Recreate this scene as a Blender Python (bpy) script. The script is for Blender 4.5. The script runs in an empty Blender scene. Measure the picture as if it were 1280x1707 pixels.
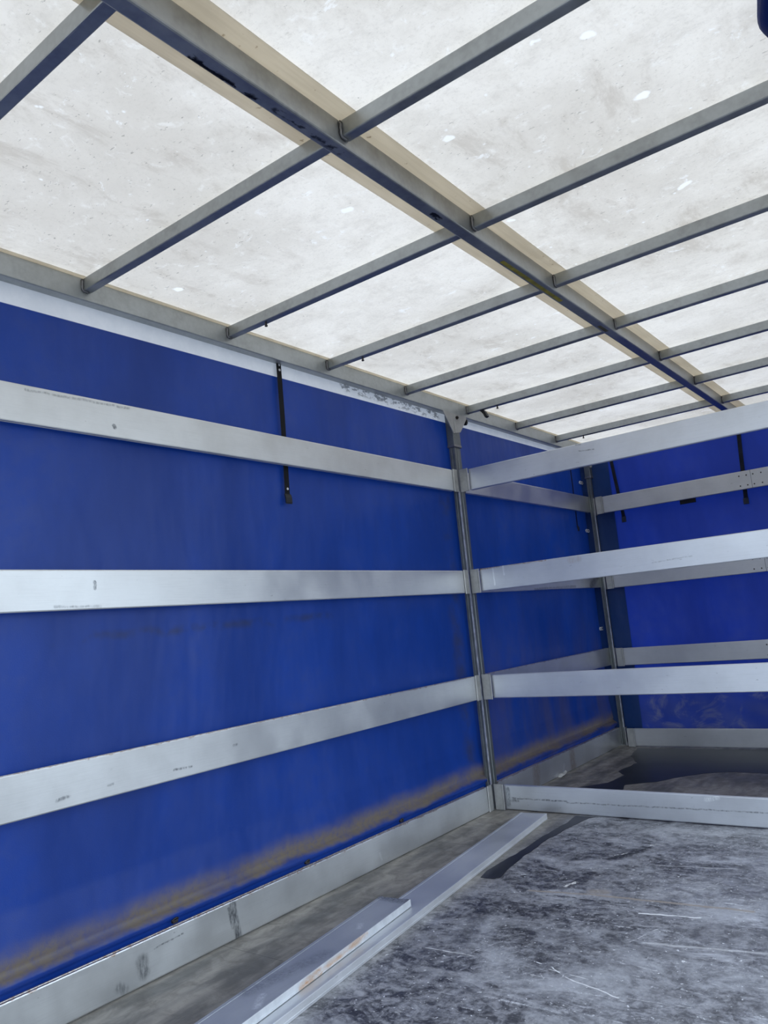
import bpy, bmesh, math, random
from mathutils import Vector, Matrix, noise
random.seed(7)
S = bpy.context.scene
COL = S.collection

# ---------------------------------------------------------------- camera, sky, sun, exposure
cam_d = bpy.data.cameras.new('camera')
cam = bpy.data.objects.new('camera', cam_d)
COL.objects.link(cam)
RX, RY, RZ = (0.79126316, 0.60431667, -0.09329514), (-0.1636034, 0.06221649, -0.98456236), (-0.58918295, 0.79431132, 0.14809787)
cam.matrix_world = Matrix(((RX[0], -RY[0], -RZ[0], 2.38132), (RX[1], -RY[1], -RZ[1], -3.97653), (RX[2], -RY[2], -RZ[2], 1.10084), (0, 0, 0, 1)))
cam_d.sensor_fit = 'HORIZONTAL'; cam_d.sensor_width = 36.0
cam_d.lens = 36.0 * 1273.876 / 1280
cam_d.clip_start = 0.02; cam_d.clip_end = 300
S.camera = cam

W = bpy.data.worlds.new('sky'); S.world = W; W.use_nodes = True
wn = W.node_tree; wn.nodes.clear()
wo = wn.nodes.new('ShaderNodeOutputWorld'); wb = wn.nodes.new('ShaderNodeBackground')
tc = wn.nodes.new('ShaderNodeTexCoord'); sx = wn.nodes.new('ShaderNodeSeparateXYZ'); wr = wn.nodes.new('ShaderNodeValToRGB')
wn.links.new(tc.outputs['Generated'], sx.inputs[0]); wn.links.new(sx.outputs['Z'], wr.inputs[0])
e = wr.color_ramp.elements
e[0].position = 0.0; e[0].color = (0.76, 0.88, 1.0, 1)
e[1].position = 0.75; e[1].color = (0.68, 0.81, 1.0, 1)
wn.links.new(wr.outputs[0], wb.inputs[0]); wb.inputs[1].default_value = 2.4
wn.links.new(wb.outputs[0], wo.inputs[0])

sd = bpy.data.lights.new('sun', 'SUN'); sd.energy = 2.6; sd.angle = math.radians(3); sd.color = (1.0, 0.93, 0.84)
so = bpy.data.objects.new('sun', sd); COL.objects.link(so)
so.rotation_euler = Vector((-0.16, 0.62, 1.0)).to_track_quat('Z', 'Y').to_euler()

S.view_settings.view_transform = 'Standard'; S.view_settings.look = 'None'
S.view_settings.exposure = 0.0; S.view_settings.gamma = 1.0; S.view_settings.use_curve_mapping = False

# ---------------------------------------------------------------- node helpers
class NT:
    def __init__(s, name):
        s.m = bpy.data.materials.new(name); s.m.use_nodes = True
        s.t = s.m.node_tree; s.t.nodes.clear()
        s.out = s.t.nodes.new('ShaderNodeOutputMaterial')
        s.pos = s.t.nodes.new('ShaderNodeNewGeometry').outputs['Position']
    def n(s, k): return s.t.nodes.new(k)
    def put(s, sock, v):
        if isinstance(v, bpy.types.NodeSocket): s.t.links.new(v, sock)
        else: sock.default_value = v
    def math(s, op, a, b=0.0, clamp=False):
        n = s.n('ShaderNodeMath'); n.operation = op; n.use_clamp = clamp
        s.put(n.inputs[0], a); s.put(n.inputs[1], b); return n.outputs[0]
    def vec(s, op, a, b=(0, 0, 0)):
        n = s.n('ShaderNodeVectorMath'); n.operation = op
        s.put(n.inputs[0], a)
        if op == 'SCALE': s.put(n.inputs['Scale'], b)
        else: s.put(n.inputs[1], b)
        return n.outputs['Value'] if op in ('DOT_PRODUCT', 'LENGTH') else n.outputs[0]
    def scaled(s, sc): return s.vec('MULTIPLY', s.pos, sc)
    def noise(s, vec, scale, detail=4, rough=0.55, dist=0.0):
        n = s.n('ShaderNodeTexNoise'); s.put(n.inputs['Vector'], vec)
        n.inputs['Scale'].default_value = scale; n.inputs['Detail'].default_value = detail
        n.inputs['Roughness'].default_value = rough; n.inputs['Distortion'].default_value = dist
        return n.outputs['Fac']
    def vor(s, vec, scale):
        n = s.n('ShaderNodeTexVoronoi'); s.put(n.inputs['Vector'], vec); n.inputs['Scale'].default_value = scale
        return n.outputs['Distance']
    def rng(s, v, a, b, c=0.0, d=1.0):
        n = s.n('ShaderNodeMapRange'); n.interpolation_type = 'SMOOTHSTEP'
        s.put(n.inputs[0], v)
        for i, x in enumerate((a, b, c, d)): n.inputs[i + 1].default_value = x
        return n.outputs[0]
    def mix(s, f, a, b):
        n = s.n('ShaderNodeMix'); n.data_type = 'RGBA'
        s.put(n.inputs[0], f)
        for i, v in ((6, a), (7, b)): s.put(n.inputs[i], v if isinstance(v, bpy.types.NodeSocket) else (v[0], v[1], v[2], 1))
        return n.outputs[2]
    def xyz(s):
        n = s.n('ShaderNodeSeparateXYZ'); s.put(n.inputs[0], s.pos); return n.outputs
    def wobble(s, amt, scale):
        n = s.n('ShaderNodeTexNoise'); s.put(n.inputs['Vector'], s.pos); n.inputs['Scale'].default_value = scale; n.inputs['Detail'].default_value = 3
        v = s.vec('SUBTRACT', n.outputs['Color'], (0.5, 0.5, 0.5)); return s.vec('ADD', s.pos, s.vec('SCALE', v, amt))
    def seg(s, p, a, b, w, soft, k=1.0):          # mask of a mark along the segment a-b
        a = Vector(a); b = Vector(b); ba = b - a; L2 = max(ba.dot(ba), 1e-8)
        pa = s.vec('SUBTRACT', p, tuple(a))
        t = s.math('MULTIPLY', s.vec('DOT_PRODUCT', pa, tuple(ba)), 1 / L2, True)
        n = s.n('ShaderNodeVectorMath'); n.operation = 'SCALE'; n.inputs[0].default_value = tuple(ba); s.put(n.inputs['Scale'], t)
        d = s.vec('LENGTH', s.vec('SUBTRACT', pa, n.outputs[0]))
        return s.rng(d, w, w + soft, k, 0.0)
    def segs(s, p, L):
        m = None
        for q in L:
            x = s.seg(p, *q); m = x if m is None else s.math('MAXIMUM', m, x)
        return m
    def bsdf(s, col, rough, metal=0.0, spec=0.5, bump=None, bs=0.2, bd=0.01):
        b = s.n('ShaderNodeBsdfPrincipled')
        s.put(b.inputs['Base Color'], col if isinstance(col, bpy.types.NodeSocket) else (*col, 1))
        s.put(b.inputs['Roughness'], rough); s.put(b.inputs['Metallic'], metal); b.inputs['Specular IOR Level'].default_value = spec
        if bump is not None:
            n = s.n('ShaderNodeBump'); n.inputs['Strength'].default_value = bs; n.inputs['Distance'].default_value = bd
            s.put(n.inputs['Height'], bump); s.put(b.inputs['Normal'], n.outputs[0])
        return b.outputs[0]
    def done(s, sh): s.t.links.new(sh, s.out.inputs[0]); return s.m

def mat_alu(name, base=(0.66, 0.67, 0.67), metal=0.55, rough=0.42, along='y', dark=(), brown=(), light=()):
    N = NT(name)
    st = (40, 1.2, 40) if along == 'y' else (1.2, 40, 40)
    grain = N.noise(N.scaled(st), 6, 4)
    blot = N.noise(N.pos, 3.0, 5, 0.6)
    c = N.mix(N.rng(blot, 0.3, 0.7), tuple(x * 0.88 for x in base), tuple(min(1, x * 1.06) for x in base))
    c = N.mix(N.rng(grain, 0.45, 0.75, 0, 0.25), c, tuple(x * 0.8 for x in base))
    fl = N.noise(N.scaled((2.0, 1.0, 2.6) if along == 'y' else (1.0, 2.0, 2.6)), 26, 3, 0.6)
    c = N.mix(N.rng(fl, 0.70, 0.76, 0, 0.45), c, (0.16, 0.17, 0.18))
    p = N.wobble(0.012, 26)
    brk = N.rng(N.noise(N.scaled((1.6, 1.6, .45)), 60, 5, 0.75), 0.30, 0.66)
    if dark: c = N.mix(N.math('MULTIPLY', N.segs(p, dark), brk), c, (0.12, 0.13, 0.145))
    if brown: c = N.mix(N.math('MULTIPLY', N.segs(p, brown), brk), c, (0.30, 0.16, 0.07))
    if light: c = N.mix(N.math('MULTIPLY', N.segs(p, light), brk), c, (0.88, 0.9, 0.92))
    r = N.rng(blot, 0.3, 0.75, rough - 0.05, rough + 0.12)
    return N.done(N.bsdf(c, r, metal, 0.5, grain, 0.08, 0.002))

def mat_steel(name, base=(0.36, 0.38, 0.38), metal=0.65, rough=0.45, dark=()):
    N = NT(name)
    a = N.noise(N.pos, 9, 6, 0.65); v = N.vor(N.pos, 60)
    c = N.mix(N.rng(a, 0.3, 0.7), tuple(x * 0.78 for x in base), tuple(x * 1.12 for x in base))
    c = N.mix(N.rng(v, 0.0, 0.9, 0.18, 0.0), c, tuple(x * 1.35 for x in base))
    if dark:
        p = N.wobble(0.02, 50); c = N.mix(N.math('MULTIPLY', N.segs(p, dark), N.rng(N.noise(N.scaled((1, .4, 1)), 55, 3), 0.42, 0.52)), c, (0.012, 0.013, 0.02))
    return N.done(N.bsdf(c, N.rng(a, 0.3, 0.7, rough - 0.08, rough + 0.12), metal, 0.5, a, 0.1, 0.003))

def mat_plain(name, col, rough=0.6, metal=0.0, var=0.25, sc=20):
    N = NT(name); a = N.noise(N.pos, sc, 4)
    c = N.mix(N.rng(a, 0.3, 0.7), tuple(x * (1 - var) for x in col), tuple(min(1, x * (1 + var)) for x in col))
    return N.done(N.bsdf(c, rough, metal, 0.4, a, 0.15, 0.003))

BLUE = (0.005, 0.036, 0.23)
def mat_tarp(name, blue=BLUE, trans=0.28, white_above=None, dirt_tone='left', rough=0.42):
    N = NT(name); X, Y, Z = N.xyz()
    a = N.noise(N.scaled((1, 1, 0.35)), 2.4, 5, 0.6); b = N.noise(N.pos, 9, 5, 0.65)
    c = N.mix(N.rng(a, 0.3, 0.72), tuple(x * 0.80 for x in blue), tuple(x * 1.12 for x in blue))
    haze = N.math('MULTIPLY', N.rng(b, 0.35, 0.75), N.rng(a, 0.35, 0.7))
    c = N.mix(N.math('MULTIPLY', haze, 0.22), c, (0.06, 0.075, 0.16))
    if dirt_tone == 'left':
        # brown dust band resting along the sloping foot of the curtain
        wav = N.noise(N.scaled((0, 1, 0)), 2.1, 2)
        zc = N.math('ADD', N.math('ADD', Z, N.math('MULTIPLY', wav, -0.07)), N.math('MULTIPLY', N.noise(N.pos, 14, 4, 0.6), -0.03))
        lo = N.rng(zc, 0.115, 0.135); hi = N.rng(zc, 0.150, 0.235, 1, 0)
        br = N.math('MULTIPLY', N.math('MULTIPLY', lo, hi), N.math('MULTIPLY', N.rng(N.noise(N.scaled((1, 1, 2)), 2.2, 3), 0.34, 0.50, 0.6, 1), N.rng(N.noise(N.pos, 40, 5, .75), .25, .6, .6, 1)))
        c = N.mix(N.math('MULTIPLY', br, 0.95), c, (0.150, 0.120, 0.080))
        far = N.rng(Y, 0.0, 0.35)                      # dustier past the middle pillar
        d2 = N.math('MULTIPLY', N.rng(Z, 0.25, 1.35, 0.75, 0.0), N.rng(N.noise(N.scaled((1, 1, .25)), 5, 4), 0.35, 0.65))
        c = N.mix(N.math('MULTIPLY', N.math('MULTIPLY', d2, far), 0.5), c, (0.085, 0.065, 0.06))
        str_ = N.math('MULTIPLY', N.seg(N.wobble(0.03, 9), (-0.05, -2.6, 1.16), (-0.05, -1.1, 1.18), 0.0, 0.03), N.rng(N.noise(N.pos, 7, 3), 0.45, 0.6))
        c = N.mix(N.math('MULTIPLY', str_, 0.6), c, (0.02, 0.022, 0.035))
        for yy in (-0.06, 0.13):                       # broken dark bands beside the pillar
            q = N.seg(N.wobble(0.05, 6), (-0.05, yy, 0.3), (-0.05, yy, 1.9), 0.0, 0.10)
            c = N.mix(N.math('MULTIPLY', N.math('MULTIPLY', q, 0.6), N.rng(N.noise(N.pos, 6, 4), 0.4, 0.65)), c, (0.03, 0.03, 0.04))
        st = N.segs(N.pos, [((-.05, -.945, 2.105), (-.05, -.912, 2.117), 0.001, 0.004, 1), ((-.05, -.925, 2.125), (-.05, -.93, 2.095), 0.001, 0.004, 1)])
        c = N.mix(st, c, (0.008, 0.01, 0.03))
    if dirt_tone == 'back':
        cr = N.noise(N.scaled((1.3, 1, 1.6)), 3.2, 8, 0.66, 0.9)
        m = N.math('MULTIPLY', N.rng(cr, 0.50, 0.68), N.rng(Z, 0.28, 0.62, 1, 0))
        c = N.mix(N.math('MULTIPLY', m, 0.5), c, (0.20, 0.20, 0.22))  # pale crease pattern put into the colour near the floor
        c = N.mix(N.math('MULTIPLY', N.rng(Z, 0.25, 0.62, 1, 0), 0.45), c, (0.02, 0.03, 0.08))  # darker towards the floor
    if white_above is not None:
        z0, y0, z1, y1 = white_above
        zl = N.math('SUBTRACT', Z, N.math('ADD', z0, N.math('MULTIPLY', N.math('SUBTRACT', Y, y0), (z1 - z0) / (y1 - y0))))
        wm = N.rng(zl, -0.0015, 0.0015)
        wc = N.mix(N.rng(b, 0.3, 0.7), (0.74, 0.76, 0.80), (0.83, 0.84, 0.87))
        p = N.wobble(0.03, 30)
        scr = N.math('MULTIPLY', N.segs(p, [((-.05, -.95, 2.375), (-.05, -.05, 2.362), 0.012, 0.03, 1)]), N.rng(N.noise(N.scaled((1, .5, 1)), 42, 4, 0.7), 0.50, 0.56))
        wc = N.mix(N.math('MULTIPLY', scr, 0.75), wc, (0.10, 0.11, 0.13))
        c = N.mix(wm, c, wc)
    wv = N.math('ADD', N.math('MULTIPLY', N.noise(N.scaled((1, 1, .4)), 3.5, 3), 1.0), N.math('MULTIPLY', N.noise(N.pos, 300, 1), 0.02))
    sh = N.bsdf(c, rough, 0, 0.45, wv, 0.35, 0.05)
    t = N.n('ShaderNodeBsdfTranslucent'); N.put(t.inputs[0], c)
    mx = N.n('ShaderNodeMixShader'); mx.inputs[0].default_value = trans
    N.t.links.new(sh, mx.inputs[1]); N.t.links.new(t.outputs[0], mx.inputs[2])
    return N.done(mx.outputs[0])

def mat_roof(name):
    N = NT(name); p = N.wobble(0.02, 25)
    big = N.noise(N.pos, 1.3, 6, 0.62, 0.4); mid = N.noise(N.scaled((1, 1.6, 1)), 7, 9, 0.76, 0.2)
    c = N.mix(N.rng(big, 0.33, 0.68), (0.86, 0.805, 0.72), (0.68, 0.625, 0.545))
    c = N.mix(N.rng(mid, 0.46, 0.72, 0, 0.55), c, (0.62, 0.57, 0.50))
    c = N.mix(N.rng(N.noise(N.pos, 17, 5, 0.7, 0.5), 0.56, 0.70, 0, 0.4), c, (0.95, 0.92, 0.86))
    sp = N.noise(N.scaled((1.0, 2.2, 1)), 46, 3, 0.6)
    c = N.mix(N.math('MULTIPLY', N.rng(sp, 0.655, 0.71), N.rng(big, 0.42, 0.6, 0.2, 0.8)), c, (0.36, 0.33, 0.29))
    sm = N.noise(N.scaled((2.2, 1, 1)), 3.4, 9, 0.74, 0.35)
    c = N.mix(N.math('MULTIPLY', N.rng(sm, 0.50, 0.66), N.rng(big, 0.40, 0.60, 0.15, 0.55)), c, (0.50, 0.44, 0.37))
    gr = N.noise(N.pos, 90, 4, 0.8)
    c = N.mix(N.rng(gr, 0.50, 0.72, 0, 0.35), c, (0.52, 0.47, 0.40))
    wsm = N.noise(N.scaled((1, 1.5, 1)), 8, 8, 0.76, 0.5)
    c = N.mix(N.rng(wsm, 0.60, 0.68, 0, 0.6), c, (0.97, 0.96, 0.93))
    v2 = N.vor(p, 11)
    c = N.mix(N.math('MULTIPLY', N.rng(v2, 0.03, 0.09, 0.8, 0), N.rng(N.noise(N.pos, 23, 3), .45, .6)), c, (0.97, 0.96, 0.94))
    v3 = N.vor(N.vec('ADD', p, (1.3, 4.2, 0)), 14)
    c = N.mix(N.rng(v3, 0.015, 0.045, 0.7, 0), c, (0.34, 0.31, 0.27))
    z = 2.462
    mk = [((1.922, -2.153, z), (1.996, -2.088, z), .0012, .003, .9), ((1.998, -2.066, z), (2.013, -2.037, z), .001, .003, .5),
          ((1.915, -1.923, z), (1.929, -1.943, z), .001, .006, .7), ((1.728, -1.379, z), (1.892, -1.494, z), .0006, .004, .6),
          ((1.797, -1.370, z), (1.845, -1.397, z), .003, .008, .35), ((1.756, -1.936, z), (1.760, -1.938, z), .004, .004, .95),
          ((1.406, -2.183, z), (1.46, -2.15, z), .001, .006, .4), ((1.66, -2.14, z), (1.72, -2.13, z), .001, .006, .5)]
    c = N.mix(N.segs(N.wobble(0.006, 30), mk), c, (0.27, 0.22, 0.16))  # dark marks, including painted shade of twigs lying on the sheet
    lt = [((1.866, -2.277, z), (1.87, -2.274, z), .014, .006, 1), ((1.76, -2.349, z), (1.765, -2.347, z), .009, .005, 1), ((1.884, -1.954, z), (1.90, -1.95, z), .013, .007, 1),
          ((1.406, -2.183, z), (1.41, -2.18, z), .012, .007, .8), ((.13, -2.152, z), (.135, -2.15, z), .014, .008, 1), ((.952, -2.108, z), (.97, -2.10, z), .012, .008, .9),
          ((1.83, -1.385, z), (1.86, -1.40, z), .009, .008, .9), ((1.313, -1.632, z), (1.32, -1.63, z), .010, .006, .9)]
    c = N.mix(N.segs(N.wobble(0.02, 30), lt), c, (0.96, 0.95, 0.92))
    d = N.n('ShaderNodeBsdfDiffuse'); N.put(d.inputs[0], c)
    t = N.n('ShaderNodeBsdfTranslucent'); N.put(t.inputs[0], c)
    mx = N.n('ShaderNodeMixShader'); mx.inputs[0].default_value = 0.36
    N.t.links.new(d.outputs[0], mx.inputs[1]); N.t.links.new(t.outputs[0], mx.inputs[2])
    return N.done(mx.outputs[0])

def mat_band(name):
    N = NT(name); g = N.noise(N.scaled((30, 1.5, 30)), 3, 4)
    c = N.mix(N.rng(g, 0.3, 0.7), (0.80, 0.76, 0.68), (0.86, 0.82, 0.74))
    c = N.mix(N.rng(N.noise(N.pos, 40, 3), 0.68, 0.75, 0, .5), c, (0.35, 0.27, 0.18))
    d = N.n('ShaderNodeBsdfDiffuse'); N.put(d.inputs[0], c)
    t = N.n('ShaderNodeBsdfTranslucent'); N.put(t.inputs[0], c)
    mx = N.n('ShaderNodeMixShader'); mx.inputs[0].default_value = 0.8
    N.t.links.new(d.outputs[0], mx.inputs[1]); N.t.links.new(t.outputs[0], mx.inputs[2])
    return N.done(mx.outputs[0])

def mat_floor(name):
    N = NT(name); X, Y, Z = N.xyz()
    big = N.noise(N.pos, 1.7, 5, 0.6); sm = N.noise(N.pos, 11, 6, 0.7, 0.6); fine = N.noise(N.pos, 55, 4, 0.7)
    lon = N.noise(N.scaled((3, .7, 1)), 3.2, 4, 0.6)
    worn = N.math('MULTIPLY', N.rng(N.math('ADD', X, N.math('MULTIPLY', big, 0.25)), 0.52, 0.78), N.rng(Y, 0.05, 0.25, 1, 0))
    brown = N.mix(N.rng(lon, 0.35, 0.65), (0.105, 0.10, 0.088), (0.30, 0.275, 0.235))
    brown = N.mix(N.rng(sm, 0.4, 0.7, 0, .6), brown, (0.10, 0.095, 0.085))
    f2 = N.noise(N.pos, 28, 8, 0.78, 0.4)
    grey = N.mix(N.rng(f2, 0.34, 0.66), (0.075, 0.077, 0.085), (0.34, 0.34, 0.36))
    grey = N.mix(N.rng(big, 0.40, 0.62, 0, .5), grey, (0.22, 0.222, 0.235))
    c = N.mix(worn, brown, grey)
    patch = N.noise(N.scaled((1, 1.5, 1)), 4.5, 6, 0.7, 0.8)
    dm = N.math('MULTIPLY', N.rng(patch, 0.43, 0.55), N.rng(f2, 0.42, 0.62, 1, 0.15))
    c = N.mix(N.math('MULTIPLY', N.math('MULTIPLY', dm, worn), N.rng(N.math('ADD', X, N.math('MULTIPLY', Y, -0.1)), 0.9, 2.0, 1.0, 0.40)), c, (0.026, 0.026, 0.031))
    # scuffing across the width of the body
    rt = N.rng(N.math('ADD', X, N.math('MULTIPLY', Y, -0.15)), 1.0, 1.8, 0.25, 1.0)
    s1 = N.noise(N.scaled((1.0, 2.6, 1)), 3.0, 10, 0.78, 0.6)
    m = N.math('MULTIPLY', N.math('MULTIPLY', N.rng(s1, 0.50, 0.68), worn), rt)
    c = N.mix(N.math('MULTIPLY', m, 0.7), c, (0.60, 0.61, 0.65))
    s2 = N.noise(N.scaled((1, 14, 1)), 3.2, 8, 0.72, 0.5)
    m = N.math('MULTIPLY', N.math('MULTIPLY', N.rng(s2, 0.60, 0.66), worn), N.math('MULTIPLY', rt, N.rng(f2, 0.40, 0.58)))
    c = N.mix(N.math('MULTIPLY', m, 0.9), c, (0.80, 0.81, 0.84))
    s3 = N.noise(N.scaled((12, 1, 1)), 5, 8, 0.72)
    m = N.math('MULTIPLY', N.math('MULTIPLY', N.rng(s3, 0.62, 0.68), worn), N.math('MULTIPLY', N.rng(f2, 0.42, 0.58), 0.5))
    c = N.mix(m, c, (0.50, 0.51, 0.54))
    hz = N.math('MULTIPLY', N.rng(N.noise(N.scaled((1, 1.4, 1)), 2.6, 9, .74, .4), .46, .66), worn)
    c = N.mix(N.math('MULTIPLY', hz, 0.6), c, (0.52, 0.53, 0.56))
    spk = N.vor(N.wobble(.05, 45), 22)
    c = N.mix(N.math('MULTIPLY', N.math('MULTIPLY', N.rng(spk, 0.05, 0.12, 1, 0), worn), N.rng(sm, .42, .58)), c, (0.78, 0.79, 0.80))
    c = N.mix(N.math('MULTIPLY', N.rng(fine, 0.63, 0.68), worn), c, (0.72, 0.73, 0.76))
    p = N.wobble(0.022, 14); z = 0.0
    sc = [((.69, -1.706, z), (.882, -1.693, z), .0012, .002, .8), ((1.061, -1.646, z), (1.15, -1.665, z), .0016, .002, .9), ((1.15, -1.665, z), (1.227, -1.715, z), .0016, .002, .9),
          ((1.227, -1.715, z), (1.402, -1.76, z), .0016, .002, .9), ((1.249, -1.144, z), (1.453, -1.107, z), .0035, .003, 1), ((1.046, -.127, z), (1.479, -.094, z), .001, .003, .45),
          ((1.15, -1.68, z), (1.28, -1.69, z), .001, .002, .7), ((1.35, -1.38, z), (1.75, -1.30, z), .001, .012, .4),
          ((1.5, -1.9, z), (1.9, -1.86, z), .001, .015, .4), ((1.12, -.62, z), (1.45, -.56, z), .001, .008, .35)]
    c = N.mix(N.segs(p, sc), c, (0.80, 0.80, 0.80))
    rs = random.Random(11)
    xs = []
    for k in range(16):
        x0 = rs.uniform(.85, 2.0); y0 = rs.uniform(-2.3, -.35); L = rs.uniform(.05, .22); an = rs.choice((.08, .08, .15, -1.9, 1.2)) + rs.uniform(-.1, .1)
        xs.append(((x0, y0, z), (x0 + L * math.cos(an), y0 + L * math.sin(an), z), .0006, .0022, rs.uniform(.35, .8)))
    c = N.mix(N.math('MULTIPLY', N.segs(p, xs), N.rng(fine, .38, .52)), c, (0.78, 0.78, 0.79))
    tan = [((.78, -1.08, z), (1.02, -1.035, z), .003, .008, .9), ((1.02, -1.035, z), (1.6, -.985, z), .003, .010, .85), ((1.02, -1.0, z), (1.06, -.99, z), .01, .03, .6)]
    c = N.mix(N.segs(p, tan), c, (0.34, 0.29, 0.24))
    da = [((.87, -1.10, z), (1.3, -1.065, z), .003, .006, .9), ((.912, -.982, z), (.93, -.80, z), .006, .025, .8), ((.94, -.60, z), (1.03, -.40, z), .012, .03, 1), ((.78, -1.6, z), (.72, -1.35, z), .01, .05, .6)]
    c = N.mix(N.math('MULTIPLY', N.segs(N.wobble(.05, 20), da), N.rng(fine, .3, .55)), c, (0.02, 0.02, 0.024))
    wp = [((.892, -.985, z), (.915, -.925, z), .006, .006, .95), ((.935, -.55, z), (.97, -.50, z), .003, .004, .9), ((1.03, -.36, z), (1.06, -.33, z), .003, .004, .9)]
    c = N.mix(N.math('MULTIPLY', N.segs(N.wobble(.03, 40), wp), N.rng(fine, .4, .5)), c, (0.85, 0.84, 0.80))
    jt = N.math('MULTIPLY', N.segs(N.pos, [((0, -.62, z), (.34, -.62, z), .0008, .002, 1), ((0, .62, z), (.6, .62, z), .001, .003, 1), ((0, 1.42, z), (.34, 1.42, z), .001, .003, 1), ((0, -2.0, z), (.3, -2.0, z), .0008, .002, .7)]), 0.8)
    c = N.mix(jt, c, (0.02, 0.018, 0.016))
    sup = N.math('SUBTRACT', 0.5, N.math('MULTIPLY', N.math('ADD', N.math('SINE', N.math('MULTIPLY', X, 520)), N.math('SINE', N.math('MULTIPLY', Y, 520))), 0.12))
    h = N.math('ADD', N.math('MULTIPLY', sm, 0.9), N.math('MULTIPLY', sup, 0.2))
    r = N.math('ADD', N.rng(sm, 0.3, 0.7, 0.36, 0.56), N.math('MULTIPLY', worn, -0.06))
    return N.done(N.bsdf(c, r, 0, 0.6, h, 0.22, 0.004))

# ---------------------------------------------------------------- mesh helpers
def link(name, bm, mat, parent=None, kind=None, smooth=False):
    me = bpy.data.meshes.new(name); bmesh.ops.recalc_face_normals(bm, faces=bm.faces[:]); bm.to_mesh(me); bm.free()
    if mat: me.materials.append(mat)
    if smooth:
        for p in me.polygons: p.use_smooth = True
    o = bpy.data.objects.new(name, me); COL.objects.link(o)
    if parent: o.parent = parent
    if kind: o['kind'] = kind
    return o
def empty(name, loc=(0, 0, 0)):
    o = bpy.data.objects.new(name, None); COL.objects.link(o); o.location = loc; o.empty_display_size = .05; return o
def tag(o, label, cat, group=None):
    o['label'] = label; o['category'] = cat
    if group: o['group'] = group
    return o
def box(bm, x0, x1, y0, y1, z0, z1, bev=0.0):
    g = bmesh.ops.create_cube(bm, size=1.0)['verts']
    bmesh.ops.scale(bm, vec=(abs(x1 - x0), abs(y1 - y0), abs(z1 - z0)), verts=g)
    bmesh.ops.translate(bm, vec=((x0 + x1) / 2, (y0 + y1) / 2, (z0 + z1) / 2), verts=g)
    if bev:
        ed = list({e for v in g for e in v.link_edges})
        bmesh.ops.bevel(bm, geom=ed, offset=bev, segments=2, profile=.5, affect='EDGES')
def B(*a, **k): bm = bmesh.new(); box(bm, *a, **k); return bm
def prism(bm, pts, dvec):
    vs = [bm.verts.new(p) for p in pts]; d = Vector(dvec); ws = [bm.verts.new(Vector(p) + d) for p in pts]
    bm.faces.new(vs); bm.faces.new(ws[::-1]); n = len(pts)
    for i in range(n): bm.faces.new((vs[i], vs[(i + 1) % n], ws[(i + 1) % n], ws[i]))
def cyl(bm, c, axis, r, h, n=14, r2=None):
    q = Vector(axis).to_track_quat('Z', 'Y').to_matrix().to_4x4()
    bmesh.ops.create_cone(bm, cap_ends=True, segments=n, radius1=r, radius2=r if r2 is None else r2, depth=h, matrix=Matrix.Translation(Vector(c)) @ q)
def tube(bm, pts, r, n=8):
    pts = [Vector(p) for p in pts]; rings = []
    for i, p in enumerate(pts):
        t = (pts[min(i + 1, len(pts) - 1)] - pts[max(i - 1, 0)]).normalized(); q = t.to_track_quat('Z', 'Y')
        rings.append([bm.verts.new(p + q @ Vector((math.cos(k * 2 * math.pi / n) * r, math.sin(k * 2 * math.pi / n) * r, 0))) for k in range(n)])
    for a, b in zip(rings, rings[1:]):
        for k in range(n): bm.faces.new((a[k], a[(k + 1) % n], b[(k + 1) % n], b[k]))
    bm.faces.new(rings[0][::-1]); bm.faces.new(rings[-1])
def grid(bm, nu, nv, fn, thick=None):
    V = [[bm.verts.new(fn(i / nu, j / nv)) for j in range(nv + 1)] for i in range(nu + 1)]
    for i in range(nu):
        for j in range(nv): bm.faces.new((V[i][j], V[i + 1][j], V[i + 1][j + 1], V[i][j + 1]))

# ---------------------------------------------------------------- materials
M_side = mat_alu('brushed_aluminium_side', (0.70, 0.71, 0.71), 0.85, 0.40, 'y',
    dark=[((0, -1.95, .125), (0, -1.93, .012), .009, .012, 1), ((0, -1.97, .12), (0, -1.955, .05), .002, .008, .9), ((0, -2.349, .08), (0, -2.343, .045), .010, .022, .8), ((0, -2.44, .035), (0, -2.42, .02), .004, .02, .6),
          ((0, -2.3, .100), (0, -2.18, .108), .001, .003, .8), ((0, -2.369, 1.921), (0, -2.366, 1.914), .006, .004, 1), ((0, -2.471, 1.348), (0, -2.471, 1.326), .004, .003, 1),
          ((0, -2.183, .662), (0, -2.102, .66), .001, .005, .9), ((0, -2.631, .658), (0, -2.59, .661), .002, .006, .8), ((0, -1.896, .70), (0, -1.88, .70), .002, .006, .8), ((0, -2.45, .665), (0, -2.43, .668), .001, .005, .8),
          ((0, -2.7, 1.992), (0, -2.3, 1.996), .001, .006, .6), ((0, -2.62, 1.266), (0, -2.45, 1.262), .001, .006, .6), ((0, 1.9, 1.27), (0, 2.1, 1.36), .01, .03, .8), ((0, .9, 1.26), (0, 1.6, 1.27), .004, .01, .7)],
    brown=[((-.013, -4.5, .1395), (-.013, 2.1, .1395), .0115, .0015, .8), ((-.013, -4.5, .7655), (-.013, 2.1, .7655), .0115, .0015, .7), ((0, .59, .02), (0, .60, .125), .02, .05, .45), ((0, 1.16, .02), (0, 1.16, .12), .02, .04, .55)],
    light=[((0, .997, .02), (0, 1.012, .06), .006, .01, .8), ((0, -1.04, .03), (0, -1.05, .06), .003, .008, .7)])
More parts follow.
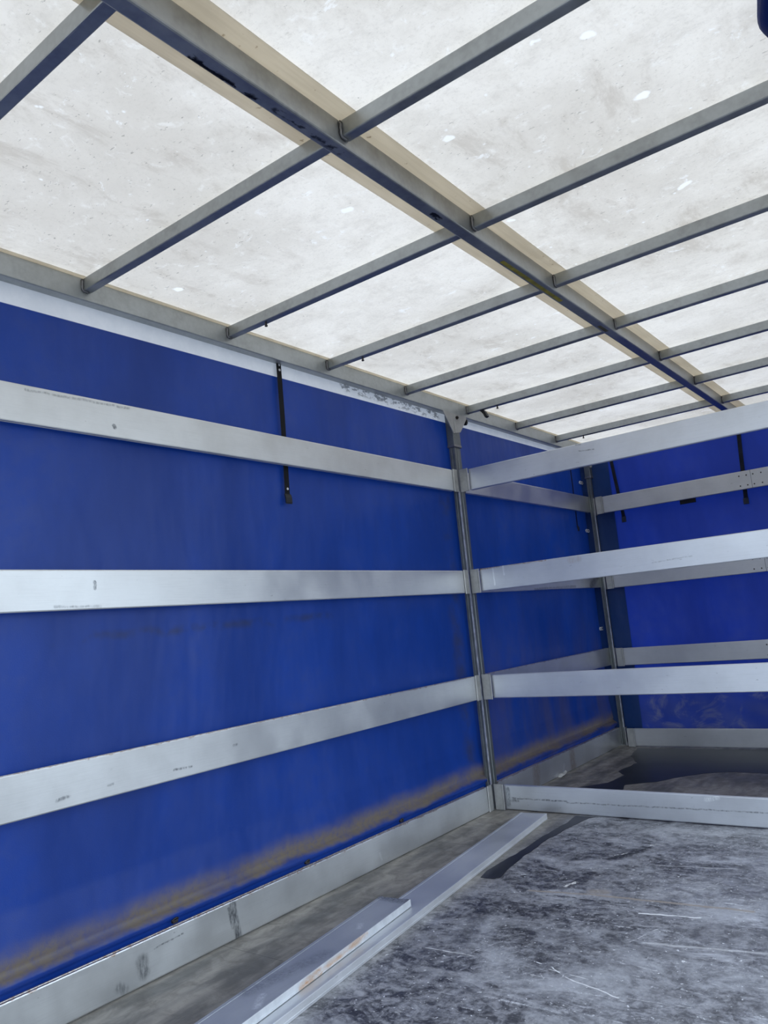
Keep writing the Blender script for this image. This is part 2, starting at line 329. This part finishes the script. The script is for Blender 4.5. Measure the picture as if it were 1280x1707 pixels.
M_cross = mat_alu('brushed_aluminium_cross', (0.64, 0.66, 0.70), 0.85, 0.38, 'x',
    dark=[((.11, .047, .067), (.45, .047, .067), .0015, .004, .9), ((.45, .047, .062), (1.5, .047, .074), .001, .004, .75), ((.785, .047, 1.968), (.871, .047, 1.955), .001, .004, .8), ((.77, .047, 2.004), (.80, .047, 2.000), .001, .004, .6),
          ((.092, .047, .115), (.090, .047, .03), .006, .012, .8), ((.09, .047, .055), (.15, .047, .055), .003, .01, .8), ((1.1, .047, 1.30), (1.3, .047, 1.31), .001, .004, .4)],
    brown=[((.06, .047, 1.388), (.20, .047, 1.392), .002, .006, .9), ((.276, .047, 1.391), (.505, .047, 1.389), .001, .005, .9), ((.65, .047, 1.37), (.70, .047, 1.372), .006, .02, .35)],
    light=[((.158, .047, 1.382), (.162, .047, 1.285), .003, .004, .9), ((.228, .047, 1.391), (.229, .047, 1.338), .003, .004, .9), ((1.19, .047, .118), (1.245, .047, .128), .006, .008, 1)])
M_back = mat_alu('dull_aluminium', (0.56, 0.565, 0.58), 0.75, 0.42, 'x')
M_loose = mat_alu('loose_plank_aluminium', (0.62, 0.64, 0.67), 0.6, 0.36, 'y',
    dark=[((.36, -1.50, .055), (.47, -1.50, .055), .01, .03, .8), ((.60, -1.85, .03), (.61, -1.95, .01), .004, .02, .5)])
M_loose2 = mat_alu('scuffed_plank_aluminium', (0.44, 0.46, 0.50), 0.5, 0.40, 'y',
    dark=[((.36, -1.50, .056), (.47, -1.50, .056), .012, .03, 1), ((.50, -2.0, .056), (.46, -2.3, .056), .01, .04, .5)], light=[((.52, -2.3, .056), (.56, -2.36, .056), .004, .015, .6), ((.45, -1.75, .056), (.47, -1.78, .056), .003, .012, .5)])
M_lip = mat_alu('bare_lip_aluminium', (0.80, 0.81, 0.83), 0.6, 0.32, 'y')
M_rust = NT('plank_edge_with_rust_stain'); N = M_rust
_c = N.mix(N.rng(N.noise(N.pos, 20, 4), .3, .7), (.66, .68, .70), (.8, .82, .84))
_m = N.math('MULTIPLY', N.segs(N.wobble(.010, 12), [((.522, -1.80, .052), (.565, -2.12, .04), .001, .016, .9), ((.56, -2.08, .04), (.575, -2.18, .036), .010, .012, 1)]), N.rng(N.noise(N.scaled((1, .4, 1)), 34, 7, .78), .34, .62, .12, .9))
_c = N.mix(_m, _c, (.62, .30, .08)); M_rust = N.done(N.bsdf(_c, .38, .45))
M_rail = mat_steel('painted_rail_steel', (0.40, 0.42, 0.42), 0.75, 0.42)
M_beam = mat_steel('grey_beam_steel', (0.36, 0.375, 0.385), 0.85, 0.38,
    dark=[((1.205, -2.95, 2.387), (1.205, -2.75, 2.387), .004, .01, 1), ((1.215, -2.7, 2.387), (1.215, -2.45, 2.387), .003, .01, .8), ((1.22, -2.0, 2.387), (1.22, -1.96, 2.387), .006, .006, 1)])
M_bow = mat_steel('grey_bow_steel', (0.37, 0.39, 0.395), 0.85, 0.38)
M_post = mat_steel('galvanised_post_steel', (0.17, 0.185, 0.19), 0.6, 0.42)
M_pocket = mat_steel('bracket_steel', (0.42, 0.42, 0.41), 0.5, 0.45)
M_weld = mat_steel('weld_metal', (0.22, 0.22, 0.23), 0.7, 0.35)
M_tarp_l = mat_tarp('blue_side_tarpaulin', BLUE, 0.22, (2.3045, -2.75, 2.337, 1.1), 'left')
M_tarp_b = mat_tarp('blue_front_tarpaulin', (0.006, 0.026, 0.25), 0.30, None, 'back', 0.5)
M_flap = mat_tarp('dull_blue_flap', (0.006, 0.045, 0.18), 0.22, None, None, 0.5)
M_tarp_r = mat_tarp('blue_right_tarpaulin', BLUE, 0.2, None, None)
M_roof = mat_roof('translucent_white_roof_sheet')
M_band = mat_band('beige_reinforcing_band')
M_floor = mat_floor('worn_plywood_floor')
M_strap = mat_plain('black_webbing', (0.012, 0.013, 0.016), 0.6)
M_strap2 = mat_plain('faded_webbing', (0.022, 0.028, 0.05), 0.7)
M_rubber = mat_plain('black_rubber', (0.01, 0.01, 0.011), 0.5)
M_dark = mat_plain('dark_steel', (0.05, 0.045, 0.045), 0.5, 0.6)
M_zinc = mat_plain('zinc_hardware', (0.62, 0.63, 0.65), 0.4, 0.6)
M_white = mat_plain('white_plastic', (0.8, 0.8, 0.78), 0.5)
M_yellow = mat_plain('yellow_paint', (0.30, 0.25, 0.03), 0.5, 0, .3, 40)
M_ground = mat_plain('yard_paving', (0.13, 0.125, 0.12), 0.9, 0, .2, 2)
N = NT('dark_water'); _a = N.noise(N.pos, 6, 3)
M_water = N.done(N.bsdf(N.mix(N.rng(_a, .3, .7), (.012, .013, .017), (.022, .023, .028)),   .30, 0, .18, _a, .03, .003))

# ---------------------------------------------------------------- the setting
YB, YF = -4.55, 2.15            # open rear end, front tarpaulin
bm = B(-60, 60, -60, 60, -1.25, -1.15); link('ground', bm, M_ground, kind='structure')
bm = B(-0.06, 2.50, YB, 2.2, -0.03, 0.0); link('floor', bm, M_floor, kind='structure')
bm = B(-0.06, 2.50, YB, 2.2, -0.20, -0.032); link('trim_1', bm, M_dark, kind='structure')

def wall_x(u, v):               # side tarpaulin: belly and a fold above the bottom plank
    y = YB + (2.19 - YB) * u; z = 0.01 + 2.447 * v
    x = -0.052
    if z < 2.36:
        x += -0.012 * math.sin(math.pi * min(1, max(0, (z - 0.3) / 2.0))) * (0.5 + 0.5 * math.cos(y * 1.9 + 1))
        x += 0.006 * noise.noise(Vector((0, y * 1.6, z * 0.8))) * min(1, (2.36 - z) * 4)
        x += 0.007 * noise.noise(Vector((3, y * 6 + z, z * 1.2))) * math.exp(-((z - 0.45) / 0.35) ** 2)
    rr = 0.167 + 0.010 * noise.noise(Vector((0, y * 1.3, 9)))
    x += 0.026 * math.exp(-((z - rr) / 0.019) ** 4)                                  # rolled hem
    x -= 0.006 * math.exp(-((z - rr - 0.030) / 0.010) ** 2)
    x -= 0.016 * max(0, min(1, (z - 0.20) / 0.16)) * max(0, 1 - (z - .36) / 1.2 if z > .36 else 1)
    if -0.25 < y < 0.0 and z < 0.3: x += 0.010 * math.sin((y + .25) * 12.5) * math.exp(-((z - .19 - .12 * (y + .12)) / .012) ** 2)
    return (x, y, z)
bm = bmesh.new(); grid(bm, 220, 210, wall_x); link('wall_left', bm, M_tarp_l, kind='structure', smooth=True)

def wall_y(u, v):
    x = -0.13 + 2.65 * u; z = 0.01 + 2.44 * v
    y = YF + 0.012 * noise.noise(Vector((x * 2, 5, z * 1.3)))
    if z < 0.7: y += (0.7 - z) * 0.03 * noise.noise(Vector((x * 6 + z * 5, 1, z * 9)))
    return (x, y, z)
bm = bmesh.new(); grid(bm, 90, 90, wall_y); link('wall_back', bm, M_tarp_b, kind='structure', smooth=True)
def flap(u, v):
    x = -0.10 + (0.298 - 0.020 * (1 - v) - .005) * u; z = 0.015 + 2.42 * v
    return (x, YF - 0.022 + 0.004 * math.sin(u * 5 + z * 2), z)
bm = bmesh.new(); grid(bm, 14, 60, flap); link('trim_2', bm, M_flap, kind='structure', smooth=True)
bm = bmesh.new(); grid(bm, 60, 60, lambda u, v: (2.485 + .008 * noise.noise(Vector((0, u * 5, v * 3))), 0.15 + 2.0 * u, 0.01 + 2.44 * v))
link('wall_right', bm, M_tarp_r, kind='structure', smooth=True)

def roof(u, v):
    x = -0.07 + 2.58 * u; y = YB + (2.2 - YB) * v
    return (x, y, 2.4665 + 0.003 * (1 + noise.noise(Vector((x * 2.2, y * 2.2, 0)))))
bm = bmesh.new(); grid(bm, 90, 160, roof); link('ceiling', bm, M_roof, kind='structure', smooth=True)
def band(x0, x1, nm, z=2.4635):
    bm = bmesh.new(); box(bm, x0, x1, YB, 2.15, z, z + 0.0012); link(nm, bm, M_band, kind='structure')
band(1.088, 1.295, 'trim_3'); band(-0.05, 0.013, 'trim_4')

# ---------------------------------------------------------------- roof frame
def rail(label, x0, x1, zb, y0, y1):
    s = 1 if x1 > x0 else -1
    bm = bmesh.new(); box(bm, x0, x1, y0, y1, zb, 2.4605, 0.003)
    return tag(link('roof_rail', bm, M_rail), label, 'rail')
rail('long grey steel roof rail along the top of the left blue curtain', -0.046, 0.0, 2.377, YB, 2.2)
rail('grey steel roof rail along the top of the open right side', 2.44, 2.486, 2.377, YB, 2.2)
bm = bmesh.new(); box(bm, 0.002, 2.438, 2.085, 2.125, 2.385, 2.4605, .003)
tag(link('roof_rail', bm, M_rail), 'grey steel roof rail across the far end above the front tarpaulin', 'rail')

rt = empty('ridge_beam', (1.22, -1.2, 2.387)); tag(rt, 'deep grey steel centre beam running lengthwise under the white roof', 'beam')
bm = bmesh.new(); box(bm, -0.0225, 0.0225, YB + 1.2, 2.083 + 1.2, 0, 0.0735, .005); link('beam_web', bm, M_beam, rt)
bm = bmesh.new(); box(bm, -0.012, 0.004, -0.335, 0.186, -0.0012, 0.0006); o = link('paint_stripe', bm, M_yellow, rt); o['label'] = 'faded yellow paint stripe on the underside'
bm = bmesh.new(); box(bm, -0.010, 0.006, 0.60, 0.70, -0.001, 0.0006); o = link('paint_stripe', bm, mat_plain('worn_yellow', (.10, .09, .04)), rt); o['label'] = 'short dull yellow paint patch on the underside'

ys = [-3.15, -2.475, -1.786, -1.131, -0.449, 0.232, 0.914, 1.586]
ordn = ['in the photo top left corner', 'second from the near end', 'third from the near end', 'fourth from the near end', 'fifth from the near end', 'sixth from the near end', 'seventh from the near end', 'last before the far end']
studs = {2: 0.226, 3: 0.221, 5: 0.215, 7: 0.22}
def weld(bm, x, s, y):
    pts = [(x + s * .003, y - .005, 2.452)] + [(x + s * (.003 + .002 * (k % 2)), y - .004, 2.452 - .009 * k) for k in range(5)] + [(x + s * .004, y + .005 * k, 2.409 - .001 * (k % 2)) for k in range(5)]
    tube(bm, pts, .0042, 6)
def bow(i, side):
    y = ys[i]; x0, x1 = (0.0005, 1.197) if side == 'left' else (1.243, 2.4395)
    if side == 'left': lab = 'grey roof bow left of the centre beam, %s' % ordn[i]
    else: lab = 'grey roof bow right of the centre beam, %s' % (ordn[i].replace('second from the near end', 'nearest the camera on that side').replace('third', 'second').replace('fourth', 'third').replace('fifth', 'fourth').replace('sixth', 'fifth').replace('seventh', 'sixth').replace('last', 'seventh and last'))
    r = empty('roof_bow', ((x0 + x1) / 2, y, 2.41)); tag(r, lab, 'roof bow', 'roof bows ' + side + ' of the centre beam')
    cx, cy, cz = r.location
    bm = bmesh.new(); box(bm, x0 - cx, x1 - cx, 0, 0.034, 0, 0.049, .004); link('bow_tube', bm, M_bow, r)
    bm = bmesh.new()
    weld(bm, x0, 1, y); bmesh.ops.translate(bm, vec=(-cx, -cy, -cz), verts=bm.verts[:]); link('weld_bead', bm, M_weld, r, smooth=True)
    if side == 'left' and i in studs:
        bm = bmesh.new(); sxx = studs[i] - cx; cyl(bm, (sxx, .012, -.007), (0, 0, 1), .0045, .016); cyl(bm, (sxx, .012, -.017), (0, 0, 1), .0065, .006, 6)
        link('stud', bm, M_dark, r)
for i in range(8): bow(i, 'left')
for i in range(1, 8): bow(i, 'right')

# ---------------------------------------------------------------- planks
def bar(bm, axis, a0, a1, face, depth, z0, z1, ch=0.0035):
    # hollow plank profile: flat face, chamfered lips, shallow groove in top and bottom edges
    d = depth; g = d * .3
    pr = [(0, z0 + ch), (0, z1 - ch), (ch * .4, z1), (g, z1), (g + .001, z1 - .002), (d - g - .001, z1 - .002), (d - g, z1), (d - ch * .4, z1), (d, z1 - ch),
          (d, z0 + ch), (d - ch * .4, z0), (d - g, z0), (d - g - .001, z0 + .002), (g + .001, z0 + .002), (g, z0), (ch * .4, z0)]
    if axis == 'y': prism(bm, [(face - p, a0, z) for p, z in pr], (0, a1 - a0, 0))
    else: prism(bm, [(a0, face + p, z) for p, z in pr], (a1 - a0, 0, 0))
lv = ['bottom', 'second from the floor', 'third from the floor', 'top']
nm = {0: 'lowest', 1: 'second from the floor', 2: 'third from the floor', 3: 'highest'}
side_z = [(.004, .1395), (.628, .7655), (1.2536, 1.3888), (1.8758, 2.0077)]
extra = ['wide bottom board at the floor with dark smudges, below the brown dust', 'with small black scuffs', 'with one oval dent near its left end', 'running behind the hanging black strap end']
side_lab = ['long aluminium plank at the floor along the near left curtain, dark smudges on it',
            'long aluminium plank on the near left curtain, second up from the floor, small scuffs',
            'long aluminium plank on the near left curtain, third up, oval hole near its left end',
            'long aluminium plank on the near left curtain, topmost, crossing in front of the black strap']
for i, (a, b) in enumerate(side_z):
    bm = bmesh.new(); bar(bm, 'y', YB + .05, -0.031, 0.0, .025, a, b)
    tag(link('side_plank', bm, M_side), side_lab[i], 'plank', 'near left side planks')
far_lab = ['short aluminium plank at the floor on the far left curtain, brown stains on it', 'short aluminium plank on the far left curtain, second up from the floor',
           'short aluminium plank on the far left curtain, third up, mostly hidden, dark smudge', 'short aluminium plank on the far left curtain, topmost']
for i, (a, b) in enumerate(side_z):
    bm = bmesh.new(); bar(bm, 'y', 0.105, 2.10, 0.0, .025, a, b)
    tag(link('side_plank', bm, M_side), far_lab[i], 'plank', 'far left side planks')
cross_z = [(.004, .1385), (.6293, .764), (1.2571, 1.3924), (1.8759, 2.0077)]
cross_lab = ['lowest aluminium plank across the middle, on the floor, with a dark scratch',
             'aluminium plank across the middle, second up, clean and bright',
             'aluminium plank across the middle, third up, rusty top edge at its left',
             'topmost aluminium plank across the middle, crossing in front of the roof']
for i, (a, b) in enumerate(cross_z):
    bm = bmesh.new(); bar(bm, 'x', 0.068, 2.425, 0.047, .025, a, b)
    tag(link('cross_plank', bm, M_cross), cross_lab[i], 'plank', 'planks across the middle')
back_z = [(.010, .140), (.626, .7591), (1.2369, 1.368), (1.8455, 1.9790)]
bl = ['lowest, on the floor by the dark water', 'second up from the floor', 'third up, half hidden behind a nearer plank', 'topmost, crossing the black webbing straps']
for i, (a, b) in enumerate(back_z):
    parts = [(0.137, 2.42)] if i == 0 else [(0.137, 1.259), (1.261, 2.42)]
    for k, (p, q) in enumerate(parts):
        r = empty('front_wall_plank', (p, 2.028, a))
        where = '' if len(parts) == 1 else (', left piece' if k == 0 else ', right piece at the photo edge')
        tag(r, 'dull aluminium plank on the far end wall, %s%s' % (bl[i], where), 'plank', 'planks on the far end wall')
        bm = bmesh.new(); bar(bm, 'x', 0, q - p, 0, .025, 0, b - a); link('plank_body', bm, M_back, r)
        if len(parts) == 2:
            for xr in ((1.182, 1.232) if k == 0 else (1.277, 1.331)):
                for zr in (.026, b - a - .034):
                    bm = bmesh.new(); cyl(bm, (xr - p, -.0015, zr), (0, 1, 0), .0052, .005, 12, .0045); link('rivet', bm, M_dark, r)

# ---------------------------------------------------------------- pillars with plank brackets
def pillar(label, x, y, levels, cs, sz_side=.03, gus=True, mirror=1):
    # x,y: corner that faces the camera; the tube runs back (-x) and +y
    r = empty('pillar', (x, y, 0)); tag(r, label, 'pillar')
    m = mirror
    bm = bmesh.new()
    w, d = .038, .070
    pts = [(0, 0), (0, d * .38), (-.005, d * .42), (-.005, d * .58), (0, d * .62), (0, d), (-w, d), (-w, 0), (-w * .62, 0), (-w * .55, .004), (-w * .45, .004), (-w * .38, 0)]
    prism(bm, [(m * a, b, .006) for a, b in pts], (0, 0, 2.19)); link('post_tube', bm, M_post, r)
    bm = bmesh.new(); prism(bm, [(m * a, b, .14) for a, b in ((.0012, -.0012), (.0012, .006), (-.005, -.0012))], (0, 0, 1.74)); o = link('post_highlight', bm, M_zinc, r); o['label'] = 'bright strip for the highlight on the corner edge'  # pale strip standing in for the highlight along the post corner
    bm = bmesh.new(); box(bm, m * -.044, m * .007, -.006, .076, 2.165, 2.374, .004)
    link('head_tube', bm, M_post, r)
    bm = bmesh.new(); box(bm, m * -.046, m * .009, -.008, .078, 2.160, 2.176, .003); link('collar', bm, M_weld, r)
    bm = bmesh.new(); prism(bm, [(m * .008, -.105, 2.375), (m * .008, .165, 2.375), (m * .008, .165, 2.36), (m * .008, .076, 2.262), (m * .008, -.006, 2.245), (m * .008, -.100, 2.362)], (m * .005, 0, 0)); link('gusset', bm, M_pocket, r)
    bm = bmesh.new(); cyl(bm, (m * .016, .045, 2.352), (1, 0, 0), .011, .010, 6); cyl(bm, (m * .022, .045, 2.352), (1, 0, 0), .006, .008); link('bolt', bm, M_dark, r)
    bm = bmesh.new(); box(bm, m * .0085, m * .018, .006, .014, 2.25, 2.372, .002); link('stiffener', bm, M_pocket, r)
    for (a, b) in levels:
        a = max(a - .004, .002); b = b + .004
        # side pocket (faces into the body) with a folded lip
        bm = bmesh.new()
        sx0 = cs[0] - x
        prism(bm, [(m * sx0, cs[1] - y, a), (m * (sx0 + .003), cs[1] - y - .002, a), (m * (sx0 + .008), cs[1] - y + .001, a), (m * (sx0 + .006), cs[1] - y + .004, a), (m * (sx0 + .005), cs[1] - y + .046, a), (m * sx0, cs[1] - y + .046, a)], (0, 0, b - a))
        link('plank_pocket', bm, M_pocket, r)
        bm = bmesh.new()
        cx0, cx1, cy = cs[2] - x, cs[3] - x, cs[4] - y
        prism(bm, [(m * cx0, cy, a), (m * (cx1 - .010), cy, a), (m * (cx1 - .004), cy - .004, a), (m * cx1, cy - .003, a), (m * cx1, cy + .003, a), (m * (cx1 - .004), cy + .003, a), (m * cx0, cy + .003, a)], (0, 0, b - a))
        link('plank_pocket', bm, M_pocket, r)
    return r
pillar('galvanised steel middle pillar on the left side with bracket pockets for planks', -.003, .030, [(a, b) for a, b in side_z], (0.001, -.031, .010, .070, .032))
pillar('galvanised steel corner pillar at the far left with bracket pockets for planks', .040, 2.100 - .01, [(a, b) for a, b in back_z], (0.052, 2.055, .085, .140, 2.018))
# plain right pillar, where the cross planks end
r = empty('pillar', (2.46, .06, 0)); tag(r, 'galvanised steel pillar on the open right side where the cross planks end', 'pillar')
bm = B(-.034, .02, -.03, .04, .006, 2.376, bev=.003); link('post_tube', bm, M_post, r)

# ---------------------------------------------------------------- loose planks lying on the floor
def lying(name, label, A, Bp, w, z0, z1, lipmat, mat, group):
    A = Vector(A); Bp = Vector(Bp); d = (Bp - A); L = d.length; ang = math.atan2(d.y, d.x)
    r = empty(name, (A.x, A.y, z0)); r.rotation_euler = (0, 0, ang)      # local x runs towards the camera, local +y is the photo's right-hand edge
    tag(r, label, 'plank', group); h = z1 - z0
    bm = bmesh.new(); box(bm, 0, L, -w, -.0012, 0.0005, h, .0018); box(bm, .0, L, -.016, -.0015, h - .001, h + .0012, .0005); box(bm, .0, L, -w, -w + .012, h - .001, h + .0012, .0005)
    link('plank_body', bm, mat, r)
    bm = bmesh.new(); box(bm, -.0005, L, -.0014, .001, 0.0005, h + .0012, .0007); box(bm, 0, L, .0008, .0022, h * .30, h * .34); link('edge_strip', bm, lipmat, r)
    return r
def dirn(a, b): return Vector(b) - Vector(a)
A0 = Vector((.383, -.076)); A1 = Vector((.635, -2.40)); A2 = A0 + (A1 - A0) * 1.65
lying('loose_plank', 'long loose aluminium plank lying flat on the floor, reaching the middle pillar', A0, A2, .149, 0.0, .029, M_lip, M_loose, None)
B0 = Vector((.480, -1.481)); B1 = Vector((.594, -2.444)); B2 = B0 + (B1 - B0) * 2.3
lying('loose_plank', 'shorter loose aluminium plank lying on top of the long one, rust-stained edge', B0, B2, .135, .0305, .056, M_rust, M_loose2, None)

# ---------------------------------------------------------------- straps and small hardware
def strap(label, p0, p1, w, axis, holes=True, M_strap=M_strap):
    p0 = Vector(p0); p1 = Vector(p1); t = .003
    r = empty('webbing_strap', tuple(p0)); tag(r, label, 'strap')
    wv = Vector((0, w / 2, 0)) if axis == 'y' else Vector((w / 2, 0, 0)); nv = Vector((t, 0, 0)) if axis == 'y' else Vector((0, -t, 0))
    d = p1 - p0; bm = bmesh.new(); n = 14
    def f(u, v):
        bow_ = math.sin(u * math.pi) * .003
        return tuple(d * u + wv * (2 * v - 1) + nv.normalized() * bow_)
    grid(bm, n, 2, f); bmesh.ops.solidify(bm, geom=bm.faces[:], thickness=t)
    link('webbing', bm, M_strap, r)
    # folded loop at the lower end
    bm = bmesh.new(); nn = nv.normalized(); e0 = d
    prof = [(0, .0), (.006, -.006), (.010, -.02), (.010, -.040), (.007, -.048), (.004, -.040), (.004, -.02), (.002, .0)]
    prism(bm, [tuple(e0 + Vector((0, 0, z + .012)) + nn * k - wv * 1.25) for k, z in prof], tuple(wv * 2.5)); link('end_loop', bm, M_strap, r)
    if holes:
        for z, pp in ((-.03, .006), (-.055, .006), (d.z + .035, .006)):
            bm = bmesh.new(); q = d * (z / d.z) + nn * .004; cyl(bm, tuple(q), tuple(nn), .006, .003); link('rivet', bm, M_zinc, r)
    return r
strap('black webbing strap hanging from the left roof rail, passing behind the top plank', (-.036, -1.443, 2.400), (-.036, -1.450, 1.735), .032, 'y')
strap('black webbing strap on the far end wall, near its left corner', (.215, 2.124, 2.37), (.262, 2.124, 1.79), .028, 'x', False, M_strap2)
strap('black webbing strap on the far end wall, further right, crossing the top plank', (1.213, 2.128, 2.37), (1.184, 2.128, 1.78), .030, 'x', False, M_strap2)
strap('thin dark strap on the far left curtain beside the corner pillar', (-.038, 1.885, 2.37), (-.038, 1.875, 1.75), .022, 'y', False, M_strap2)
bm = bmesh.new(); box(bm, .712, .832, 2.128, 2.134, 1.822, 1.862, .002)
tag(link('rubber_patch', bm, M_rubber), 'small black patch on the far end wall, just under the top plank', 'patch')

def eyelet(y, z, lab):
    r = empty('eyelet_plate', (-.045, y, z)); tag(r, lab, 'eyelet', 'white eyelets by the corner pillar')
    bm = bmesh.new(); n = 16
    for c in (-.0085, .0085):
        bmesh.ops.create_cone(bm, cap_ends=False, segments=n, radius1=.0125, radius2=.0125, depth=.004, matrix=Matrix.Translation((.003, c, 0)) @ Matrix.Rotation(math.pi / 2, 4, 'Y'))
        v0 = [v for v in bm.verts]
        o1 = [bm.verts.new((.005, c + .0125 * math.cos(k * 2 * math.pi / n), .0125 * math.sin(k * 2 * math.pi / n))) for k in range(n)]
        o2 = [bm.verts.new((.005, c + .0062 * math.cos(k * 2 * math.pi / n), .0062 * math.sin(k * 2 * math.pi / n))) for k in range(n)]
        for k in range(n): bm.faces.new((o1[k], o1[(k + 1) % n], o2[(k + 1) % n], o2[k]))
    bmesh.ops.scale(bm, vec=(1, 1.9, 1.15), verts=bm.verts[:]); link('plate_rings', bm, M_white, r)
    bm = bmesh.new(); box(bm, .0, .007, -.006, .006, -.004, .004, .001); link('turn_button', bm, M_zinc, r)
eyelet(2.085, 2.135, 'small white double eyelet on the curtain by the far corner pillar, uppermost of three')
eyelet(2.085, 1.728, 'small white double eyelet on the curtain by the far corner pillar, middle of three')
eyelet(2.10, .922, 'small white double eyelet on the curtain by the far corner pillar, lowest of three')

for k, (y, w) in enumerate(((-2.19, 'nearest the camera'), (-1.506, 'middle of the three'), (-.824, 'closest to the middle pillar'))):
    r = empty('tarp_hook', (-.030, y, .142)); tag(r, 'small dark curtain hook above the bottom left plank, ' + w, 'hook', 'hooks along the bottom of the left curtain')
    bm = bmesh.new(); box(bm, -.008, .006, -.010, .012, -.001, .010, .002); link('hook_plate', bm, M_dark, r)
    bm = bmesh.new(); tube(bm, [(0, -.010, .008), (.004, -.004, .014), (.004, .006, .015), (0, .016, .010)], .003); link('hook_wire', bm, M_dark, r)

bm = bmesh.new()
pts = [Vector((.055, .262, 2.432)), Vector((.078, .262, 2.424)), Vector((.098, .264, 2.408)), Vector((.112, .266, 2.388)), Vector((.122, .268, 2.362))]
for a, b in zip(pts, pts[1:]):
    d = (b - a); nrm = Vector((d.z, 0, -d.x)).normalized() * .009
    prism(bm, [a - nrm + Vector((0, -.014, 0)), a + nrm + Vector((0, -.014, 0)), b + nrm + Vector((0, -.014, 0)), b - nrm + Vector((0, -.014, 0))], (0, .028, 0))
tag(link('rubber_strap', bm, M_rubber), 'short black rubber strap end curling down under the roof bow by the middle pillar', 'strap')
bm = bmesh.new(); cyl(bm, (-.012, .215, 2.352), (1, .3, 0), .022, .018, 16); cyl(bm, (-.004, .215, 2.352), (1, .3, 0), .014, .016, 12)
tag(link('round_cap', bm, M_rubber), 'round black knob beside the head of the middle pillar', 'cap')

bm = bmesh.new(); 
vs = [(.0, .90, .002), (.028, .885, .004), (.040, .93, .016), (.030, .985, .02), (.012, 1.0, .028), (.0, .96, .008), (-.004, .93, .018)]
c = bm.verts.new((.018, .935, .022)); ring = [bm.verts.new(v) for v in vs]
for i in range(len(ring)): bm.faces.new((c, ring[i], ring[(i + 1) % len(ring)]))
bmesh.ops.solidify(bm, geom=bm.faces[:], thickness=.0015)
tag(link('paper_scrap', bm, M_white), 'small crumpled white paper scrap on the floor beside the far left plank', 'scrap')

# side curtain gathered up under the right rail (its hanging edge shows in the photo's top right corner)
def gathered(u, v):
    y = -4.3 + 2.45 * u; t = v * math.pi * 1.15
    rr = .085 + .012 * math.sin(y * 19) + .006 * noise.noise(Vector((v * 6, y * 9, 0)))
    return (2.352 - rr * 1.35 * math.sin(t) + .04 * (v - .5), y, 2.372 + .0 - .11 * (1 - math.cos(t)) / 2 - .012 * math.sin(y * 11) * v)
bm = bmesh.new(); grid(bm, 120, 16, gathered); bmesh.ops.solidify(bm, geom=bm.faces[:], thickness=.002)
CUR = link('rolled_curtain', bm, M_tarp_r, smooth=True); tag(CUR, 'dark blue side curtain gathered up under the right roof rail, top right corner', 'curtain')

# ---------------------------------------------------------------- water on the floor
def puddle(outline, label, z=.0012):
    bm = bmesh.new(); P = []
    n = len(outline)
    for i in range(n):
        a, b = Vector(outline[i]), Vector(outline[(i + 1) % n]); L = (b - a).length; k = max(1, int(L / .02))
        for j in range(k):
            q = a.lerp(b, j / k); nv = Vector((b.y - a.y, a.x - b.x)).normalized()
            q = q + nv * (.012 * noise.noise(Vector((q.x * 14, q.y * 14, 2)))) * min(1, 3 * L); P.append((q.x, q.y, z - .001))
    prism(bm, P, (0, 0, .001))
    return tag(link('water_puddle', bm, M_water), label, 'puddle')
puddle([(.515, -1.015), (.575, -1.01), (.597, -.985), (.572, -.86), (.560, -.70), (.548, -.45), (.560, -.20), (.588, .0), (.61, .03), (.50, .03), (.512, -.10), (.500, -.38), (.508, -.60), (.500, -.80), (.496, -.93)],
       'narrow trail of dark water on the floor beside the long loose plank')
puddle([(.235, .64), (.38, .82), (.40, 1.05), (.32, 1.15), (.345, 1.45), (.22, 1.68), (.16, 1.98), (.45, 2.0), (1.1, 2.0), (2.3, 2.0), (2.3, 1.2), (1.9, 1.1), (1.6, 1.13), (1.227, 1.241), (1.02, 1.26), (.86, 1.18), (.745, 1.046), (.66, .90), (.60, .86), (.50, .78), (.545, .60), (.42, .50)],
       'large dark puddle on the floor in front of the far end wall')
